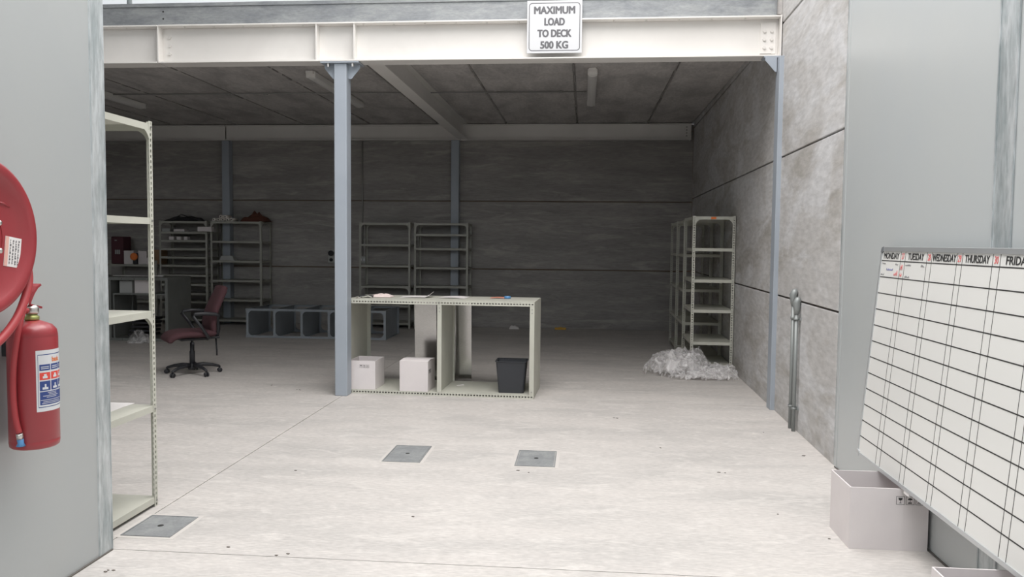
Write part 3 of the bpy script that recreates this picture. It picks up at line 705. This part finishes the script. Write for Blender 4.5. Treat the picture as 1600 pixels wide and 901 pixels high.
simple_box('carton', 'flat white box right of centre on second shelf of closely shelved unit', 'box', -7.40, -7.20, 13.84, 14.0, 1.677, 1.725, M_card, False)
for k, (a, b) in enumerate(((-7.50, -7.41), (-7.36, -7.28), (-7.22, -7.15))):
    simple_box('tin', ['left', 'middle', 'right'][k]+' one of three small pale tins on third shelf of closely shelved unit', 'tin', a, b, 13.86, 13.96, 1.527, 1.59, M_card, False, 'small tins on the third shelf')
lu = empty('carton', (-6.40, 13.92, 1.166)); tag(lu, 'low pale wedge shaped box on third shelf of the six-shelf unit', 'box')
MB().hexa([(-.15, -.08, 0), (.13, -.08, 0), (.13, .08, 0), (-.15, .08, 0), (-.12, -.06, .08), (.09, -.06, .08), (.09, .06, .08), (-.12, .06, .08)]).build('body', M_grey, lu, bevel=.004)
MB().box(-.09, .05, -.05, .05, .08, .086).build('lid', M_grey, lu)
# things in the bay of the back left bench
rk = empty('low_rack', (-6.66, 11.7, .038)); tag(rk, 'low grey rack inside the back left bench', 'rack')
MB().box(-.43, .43, -.26, .26, .655, .675).build('top', M_desk, rk)
for sx in (-1, 1):
    for sy in (-1, 1): MB().box(sx*.42-.012, sx*.42+.012, sy*.25-.012, sy*.25+.012, 0, .655).build('leg', M_desk, rk)
simple_box('carton', 'pale box with dark front mark at left on rack in back left bench', 'box', -7.02, -6.82, 11.5, 11.8, .714, .90, M_grey)
cbx = simple_box('carton', 'larger pale box at right on the rack in the back left bench', 'box', -6.78, -6.53, 11.5, 11.8, .714, .915, M_card)
blk = empty('black_trays', (-6.70, 11.62, .038)); tag(blk, 'stack of black trays under the back left bench', 'trays')
for k in range(5):
    MB().box(-.18+.02*k, .17+.01*k, -.15, .15, .03+k*.06, .03+k*.06+.035).build('tray', M_black, blk, bevel=.006)
MB().box(-.12, .12, -.1, .1, 0, .03).build('foot', M_black, blk)
pb = empty('plastic_bag', (-6.55, 11.22, 0)); tag(pb, 'crumpled white plastic bag on floor before the back left bench', 'bag')
lump(.16, .10, .20, 12).build('sack', M_film, pb)
bd = empty('long_blade', (-6.9, 11.75, .962), .1); tag(bd, 'long pale flat strip lying on the back left bench', 'strip')
MB().box(-.35, .3, -.02, .02, 0, .008).build('strip', M_paper, bd); MB().box(.3, .42, -.03, .03, 0, .014).build('grip', M_paper, bd)
yb = empty('yellow_block', (-.40, 14.12, 0)); tag(yb, 'small yellow block on the floor at the foot of back wall', 'block')
MB().box(-.10, .10, -.04, .04, 0, .035).build('block', M_yellow, yb, bevel=.006); MB().box(-.03, .03, -.02, .02, .035, .045).build('tab', M_yellow, yb)
wt = empty('white_rag', (-1.22, 14.08, 0)); tag(wt, 'small crumpled white rag on the floor at back wall', 'rag'); lump(.09, .05, .07, 21).build('rag', M_paper, wt)
sc_ = empty('paper_scrap', (-1.27, 8.18, .039), .7); tag(sc_, 'small white scrap lying on the bench base panel', 'scrap'); MB().box(-.04, .04, -.008, .008, 0, .006).build('scrap', M_paper, sc_)
ps = empty('paper_sheet', (-2.63, 4.12, .5855)); tag(ps, 'white sheet of paper on the second lowest shelf of the near unit', 'paper'); MB().box(-.09, .06, -.1, .22, 0, .002).build('page', M_paper, ps)
ot = tag(MB().box(-.03, .03, -.0015, 0, -.013, .013).build('orange_sticker', M_orange, loc=(1.54, 9.755, 1.85)), 'orange sticker on the top lip of the front right shelf unit', 'sticker')
ot.data.materials[0] = M_orange

# ------------------------------------------------------------------ manhole covers
def manhole(x0, x1, y0, y1, label, rz=0):
    c = empty('manhole_cover', ((x0+x1)/2, (y0+y1)/2, 0), rz); tag(c, label, 'cover', 'square covers in the floor'); w, d = (x1-x0)/2, (y1-y0)/2
    MB().box(-w-.025, w+.025, -d-.025, d+.025, 0, .001).build('mortar_edge', M_mortar, c)
    mb = MB(); t = .008
    for a in ((-w, w, -d, -d+t), (-w, w, d-t, d), (-w, -w+t, -d+t, d-t), (w-t, w, -d+t, d-t)): mb.box(*a, .001, .005)
    mb.build('frame', M_cover, c)
    MB().box(-w+t+.003, w-t-.003, -d+t+.003, d-t-.003, .001, .004).build('plate', M_cover, c)
    MB().lathe([(0, .0045), (.016, .0045), (.016, .004)], 12).build('key_hole', M_ink, c)
manhole(-2.368, -2.10, 3.845, 4.15, 'grey metal floor cover beside the foot of the near left shelf unit')
manhole(-1.385, -1.115, 5.375, 5.82, 'left one of the two grey metal floor covers in mid floor')
manhole(-.457, -.178, 5.38, 5.79, 'right one of the two grey metal floor covers in mid floor')

# ------------------------------------------------------------------ clear plastic heap
ph = empty('plastic_film_heap', (1.22, 9.42, 0)); tag(ph, 'heap of crumpled clear plastic film on the floor before the right shelves', 'plastic film')
def heap_h(x, y):
    h = 0
    for cx, cy, rx, ry, hh in ((-.12, .06, .40, .34, .30), (.06, .16, .26, .22, .35), (-.34, .02, .18, .2, .20), (.33, -.06, .28, .24, .15), (.50, .0, .12, .2, .13), (.15, -.25, .42, .17, .10)):
        d = ((x-cx)/rx)**2+((y-cy)/ry)**2
        if d < 1: h = max(h, hh*(1-d)**.6)
    return h
def heap(seed, sc, amp, NX, NY):
    vs = []; fs = []; idx = {}; r = random.Random(seed)
    for i in range(NX+1):
        for j in range(NY+1):
            x, y = -.56+1.12*(i+r.uniform(-.35, .35))/NX, -.47+.76*(j+r.uniform(-.35, .35))/NY; h = heap_h(x/sc, y/sc)*sc
            if h <= 0.004: continue
            v = Vector((x*6+seed, y*6, seed))
            hh = h*(1.0-amp*abs(noise.noise(v))*1.3)+r.uniform(-.024, .028)
            idx[i, j] = len(vs); vs.append((x, y, max(.003, hh)))
    for i in range(NX):
        for j in range(NY):
            q = [(i, j), (i+1, j), (i+1, j+1), (i, j+1)]
            if all(k in idx for k in q):
                a, b, c, d = [idx[k] for k in q]; fs += [(a, b, c), (a, c, d)] if r.random() < .5 else [(a, b, d), (b, c, d)]
    MB().add(vs, fs).build('film_layer', M_film, ph)
heap(3.1, 1.0, .5, 46, 30); heap(17.7, .96, .6, 34, 24); heap(29.3, .86, .5, 40, 28); heap(41.3, .72, .5, 24, 18)

# ------------------------------------------------------------------ fire extinguisher
fe = empty('fire_extinguisher', (-2.185, 2.975, .70)); tag(fe, 'red fire extinguisher with printed label hanging on the left grey partition', 'extinguisher')
R_ = .090
MB().lathe([(0, .004), (R_-.01, .0), (R_-.002, .006), (R_, .02), (R_, .028), (R_-.0015, .031), (R_, .034), (R_, .44), (R_-.001, .443), (R_, .446), (R_-.004, .468), (.07, .487), (.04, .50), (.022, .506), (0, .506)], 48).build('cylinder', M_red, fe)
MB().lathe([(.022, .504), (.027, .508), (.027, .52), (.02, .524), (.02, .534), (0, .534)], 20).build('neck_ring', M_brass, fe)
vb = math.atan2(-2.975, 2.185)   # direction towards the room
def E(mb, a=0): M_ = Matrix.Rotation(vb+a, 4, 'Z'); mb.v = [tuple(M_ @ Vector(v)) for v in mb.v]; return mb
MB().lathe([(0, .53), (.024, .53), (.026, .54), (.026, .555), (.016, .565), (0, .568)], 16).build('valve', M_steel, fe)
# levers lie along the wall direction
MB().hexa([(-.013, -.02, .565), (.013, -.02, .565), (.013, .045, .548), (-.013, .045, .548), (-.013, -.02, .572), (.013, -.02, .572), (.013, .045, .556), (-.013, .045, .556)]).build('carry_handle', M_red, fe)
sl = MB(); L0 = [(0, -.02, .566), (0, -.012, .585), (0, .004, .612), (0, .022, .632), (0, .040, .642)]
for q in range(4):
    p, p2 = L0[q], L0[q+1]; w0, w1 = .010+.0015*q, .010+.0015*(q+1)
    sl.hexa([(-w0, p[1], p[2]), (w0, p[1], p[2]), (w1, p2[1], p2[2]), (-w1, p2[1], p2[2]), (-w0, p[1]-.006, p[2]+.007), (w0, p[1]-.006, p[2]+.007), (w1, p2[1]-.006, p2[2]+.007), (-w1, p2[1]-.006, p2[2]+.007)])
sl.build('squeeze_lever', M_red, fe)
MB().tube([(.01, -.045+.014*math.cos(a), .577+.014*math.sin(a)) for a in [i*PI/8 for i in range(16)]], .0015, 6, close=True).build('pull_ring', M_steel, fe)
hp = []
for a, z, r in ((-.6, .545, .03), (-.55, .545, .055), (-.5, .50, .085), (-.52, .44, .104), (-.62, .36, .108), (-.68, .28, .108), (-.68, .20, .108), (-.60, .12, .108), (-.5, .075, .107)):
    hp.append((r*math.cos(vb+a), r*math.sin(vb+a), z))
def smooth(pts, k=4):
    P = [Vector(p) for p in pts]; out = []
    for i in range(len(P)-1):
        p0, p1, p2, p3 = P[max(0, i-1)], P[i], P[i+1], P[min(len(P)-1, i+2)]
        for j in range(k):
            t = j/k; out.append(.5*((2*p1)+(-p0+p2)*t+(2*p0-5*p1+4*p2-p3)*t*t+(-p0+3*p1-3*p2+p3)*t**3))
    return out+[P[-1]]
MB().tube(smooth(hp), .0115, 12).build('hose', M_redhose, fe)
e_ = Vector(hp[-1]); MB().tube([e_, e_+Vector((.0, .004, -.022))], .0125, 12).build('hose_ferrule', M_steel, fe)
MB().tube([e_+Vector((0, .004, -.022)), e_+Vector((0, .007, -.04)), e_+Vector((0, .007, -.052))], [.012, .011, .017], 12).build('nozzle', M_bluep, fe)
MB().box(-.118, -.088, -.02, .02, .36, .46).build('wall_bracket', M_black, fe)
def patch(a0, a1, z0, z1, m_, dr, name='label_print', par=None, n=10):
    MB().lathe([(R_+dr, z0), (R_+dr, z1)], n, (0, 0, 0), 'z', vb+a0, vb+a1).build(name, m_, par or fe)
lb = MB().lathe([(R_+.0006, .150), (R_+.0006, .392)], 20, (0, 0, 0), 'z', vb+.10, vb+1.55).build('label', M_sign, fe)
patch(.17, 1.48, .166, .376, M_navy, .0010, par=lb, name='border'); patch(.185, 1.465, .169, .373, M_sign, .0013, par=lb, name='inner_field')
for a0, a1 in ((.23, .68), (.72, 1.15), (1.19, 1.44)):
    patch(a0, a1, .312, .336, M_navy, .0016, par=lb, name='blue_box'); patch(a0, a1, .275, .304, M_labelred, .0016, par=lb, name='red_box')
    patch(a0, a1, .232, .270, M_navy, .0016, par=lb, name='blue_box')
    mid = (a0+a1)/2
    patch(mid-.10, mid+.10, .281, .290, M_sign, .0019, par=lb, name='flame_symbol'); patch(mid-.05, mid+.06, .289, .298, M_sign, .0019, par=lb, name='flame_symbol')
    patch(mid-.12, mid+.12, .237, .246, M_sign, .0019, par=lb, name='figure_symbol'); patch(mid-.03, mid+.04, .246, .258, M_sign, .0019, par=lb, name='figure_symbol')
    for z in (.318, .325): patch(a0+.06, a1-.06, z, z+.003, M_sign, .0019, par=lb, name='small_print')
patch(.23, 1.44, .176, .228, M_navy, .0016, par=lb, name='blue_box')
for z, a, b in ((.181, .3, 1.3), (.187, .35, 1.2), (.194, .25, 1.35), (.204, .5, 1.0), (.210, .35, 1.1), (.216, .6, 1.0), (.222, .55, 1.0)): patch(a, b, z, z+.002, M_sign, .0019, par=lb, name='small_print')
# orange lettering bent round the cylinder
to = text_mesh('basic', .028, M_orange, 'lettering', .0007, .75, lb, None, .0)
for v in to.data.vertices:
    a = vb+1.0+v.co.x/R_; z = .353+v.co.y; v.co = Vector(((R_+.0019)*math.cos(a), (R_+.0019)*math.sin(a), z))

# ------------------------------------------------------------------ fire hose reel
hr = empty('fire_hose_reel', (-2.05, 2.557, 1.534)); tag(hr, 'large red fire hose reel on the left grey partition above the extinguisher', 'hose reel')
Rr = .278
prof = [(0, -.018), (.09, -.018), (.105, -.022), (.218, -.022), (.238, -.006), (.252, .0), (.271, .0), (.278, -.004), (.278, -.012), (.27, -.014)]
MB().lathe(prof, 72, (0, 0, 0), 'x').build('front_disc', M_red, hr)
prof = [(0, -.150), (.243, -.150), (.271, -.146), (.278, -.150), (.278, -.158), (0, -.158)]
MB().lathe(prof, 72, (0, 0, 0), 'x').build('back_disc', M_red, hr)
MB().lathe([(.12, -.15), (.12, -.02)], 32, (0, 0, 0), 'x').build('drum', M_red, hr)
MB().lathe([(0, -.25), (.05, -.25), (.05, -.15)], 20, (0, 0, 0), 'x').build('wall_mount', M_red, hr)
MB().lathe([(0, .03), (.028, .03), (.035, .02), (.035, -.018)], 24, (0, 0, 0), 'x').build('hub_cap', M_red, hr)
coil = []
for i in range(4*40+1):
    a = 2*PI*i/40; k = i/40; coil.append((-.035-.028*(k % 4), (.245-.0)*math.cos(a), .245*math.sin(a)))
MB().tube(coil, .0145, 8).build('hose_coil', M_redhose, hr)
loop = smooth([(-.06, .235, .06), (-.05, .262, -.05), (-.035, .268, -.13), (-.02, .239, -.202), (-.01, .167, -.298), (-.01, .068, -.373), (-.01, -.04, -.40), (-.02, -.16, -.36), (-.04, -.25, -.24), (-.06, -.26, -.08)], 6)
MB().tube(loop, .0155, 12).build('hose', M_redhose, hr)
for k in range(6):
    a = PI/6+k*PI/3; MB().lathe([(0, .004), (.007, .003), (.010, -.001), (.010, -.022)], 12, (0, .098*math.cos(a), .098*math.sin(a)), 'x').build('bolt', M_steel, hr)
for k in range(6):   # pressed ribs
    if k == 5: continue
    a = k*PI/3+.75; c_, s_ = math.cos(a), math.sin(a)
    MB().tube([(-.0215, .16*c_-.02*s_, .16*s_+.02*c_), (-.0200, .175*c_, .175*s_), (-.0215, .19*c_+.03*s_, .19*s_-.03*c_)], [.002, .005, .002], 8).build('pressed_rib', M_red, hr)
hl = MB(); y0, y1 = .148, .232
LM = Matrix.Translation((-.0215, .170, -.056)) @ Matrix.Rotation(-.14, 4, 'X')
def LB(name, ya, yb, za, zb, x, m_):
    mb = MB().box(x, x+.0008, ya, yb, za, zb); mb.v = [tuple(LM @ Vector(v)) for v in mb.v]; return mb.build(name, m_, hr)
LB('service_label', -.041, .041, -.053, .055, 0, M_paper); LB('label_band', -.040, -.024, -.052, .054, .001, mat('label_band', (.72, .42, .36), .6))
rnd = random.Random(4)
mb = MB()
for row in range(4):
    z = .045
    while z > -.045:
        l = rnd.uniform(.003, .009); mb.box(.0018, .0022, -.017+row*.014, -.017+row*.014+rnd.uniform(.003, .007), z-l, z); z -= l+rnd.uniform(.002, .006)
mb.v = [tuple(LM @ Vector(v)) for v in mb.v]; o = mb.build('small_print', M_inkg, hr)

# ------------------------------------------------------------------ whiteboard leaning out at its foot
tilt = math.atan2(.10, 1.192)
BM = Matrix.Translation((1.70, 4.735, 1.528)) @ Matrix.Rotation(-PI/2, 4, 'Z') @ Matrix.Rotation(-tilt, 4, 'X')
M_capd = mat('dark_cap', (.16, .17, .18), .6)
# board frame: local x along the wall (towards the camera), z up, -y into the room
bw = empty('whiteboard'); bw.matrix_world = BM
tag(bw, 'large white weekly planner board with aluminium frame on the right grey wall', 'whiteboard')
LW, LH = 1.95, 1.208
MB().box(.012, LW-.012, .0, .018, -LH+.012, -.012).build('panel', M_board, bw)
for nm, a in (('top', (.03, LW-.03, -.006, .022, -.026, 0)), ('bottom', (.03, LW-.03, -.006, .022, -LH, -LH+.02)), ('left', (0, .014, -.006, .022, -LH+.03, -.03)), ('right', (LW-.014, LW, -.006, .022, -LH+.03, -.03))):
    MB().box(*a).build('frame_bar', M_alu, bw, bevel=.002)
for sx, x in ((1, 0), (-1, LW)):
    for sz, z in ((-1, 0), (1, -LH)):
        q = [(x, z+sz*.034), (x+sx*.004, z+sz*.012), (x+sx*.013, z+sz*.003), (x+sx*.036, z), (x+sx*.036, z+sz*.026), (x+sx*.014, z+sz*.034)]
        MB().prism(q, 'y', -.008, .024).build('corner_cap', M_capd if (sz < 0 and sx > 0) else M_alu, bw)
top_line = -.078
rows = [top_line-.0925*k for k in range(13)]
for z in rows[:-1]: MB().box(.014, LW-.014, -.0009, 0, z-.0026, z+.0026).build('grid_line', M_ink, bw)
cols = [4.455, 4.395, 4.126, 4.072, 3.806, 3.755, 3.487, 3.426, 3.155, 3.10]
cols = [4.735-c for c in cols]
for x in cols: MB().box(x-.0016, x+.0016, -.0008, 0, -LH+.02, -.026).build('grid_line', M_ink, bw)
c0 = [0.006]+cols[1::2]; c1 = cols[0::2]
for t, a, b in zip(['MONDAY', 'TUESDAY', 'WEDNESDAY', 'THURSDAY', 'FRIDAY'], c0, c1):
    text_mesh(t, .048, M_ink, 'day_lettering', .0011, 1, bw, Matrix.Translation(((a+b)/2+(.004 if t == 'MONDAY' else 0), -.0012, -.052)) @ RX, width={'WEDNESDAY': .246, 'THURSDAY': .215, 'TUESDAY': .195, 'MONDAY': .215, 'FRIDAY': .18}[t])
for t, a, b in zip(['27', '28', '29', '30'], cols[0::2], cols[1::2]):
    text_mesh(t, .046, M_redink, 'date_lettering', .0, .72, bw, Matrix.Translation(((a+b)/2, -.0012, -.052)) @ RX)
def scribble(x, z, w, h, m_, seed):
    r = random.Random(seed); k = max(4, int(w/.006)); pts = [(x+w*i/k, -.0012, z+(h if i % 2 else 0)*r.uniform(.3, 1)) for i in range(k+1)]
    MB().tube(pts, .0009, 4).build('handwriting', m_, bw)
for i, (x, z, w, h, m_) in enumerate([(.03, -.098, .05, .012, M_inkg), (.22, -.10, .035, .012, M_inkg), (.10, -.132, .09, .014, M_blueink), (.025, -.16, .045, .012, M_inkg),
        (.21, -.158, .05, .035, M_redink), (.29, -.125, .03, .03, M_redink), (.29, -.16, .03, .022, M_redink), (.355, -.10, .07, .014, M_inkg), (.55, -.102, .04, .014, M_inkg), (.36, -.162, .06, .012, M_inkg)]):
    scribble(x, z, w, h, m_, i)
# two wall brackets behind it carry the board
for x in (.45, 1.25):
    p = BM @ Vector((x, .024, -.35)); q = Vector((1.757, p.y, p.z))
    mb = MB().box(p.x, 1.757, p.y-.015, p.y+.015, p.z-.01, p.z+.01); o = mb.build('wall_bracket', M_galv); o.parent = bw; o.matrix_parent_inverse = BM.inverted()
cl = MB().box(.69, .75, -.004, .004, -LH-.014, -LH).build('hanging_clip', M_paper, bw)
print('OBJECTS', len(bpy.data.objects))
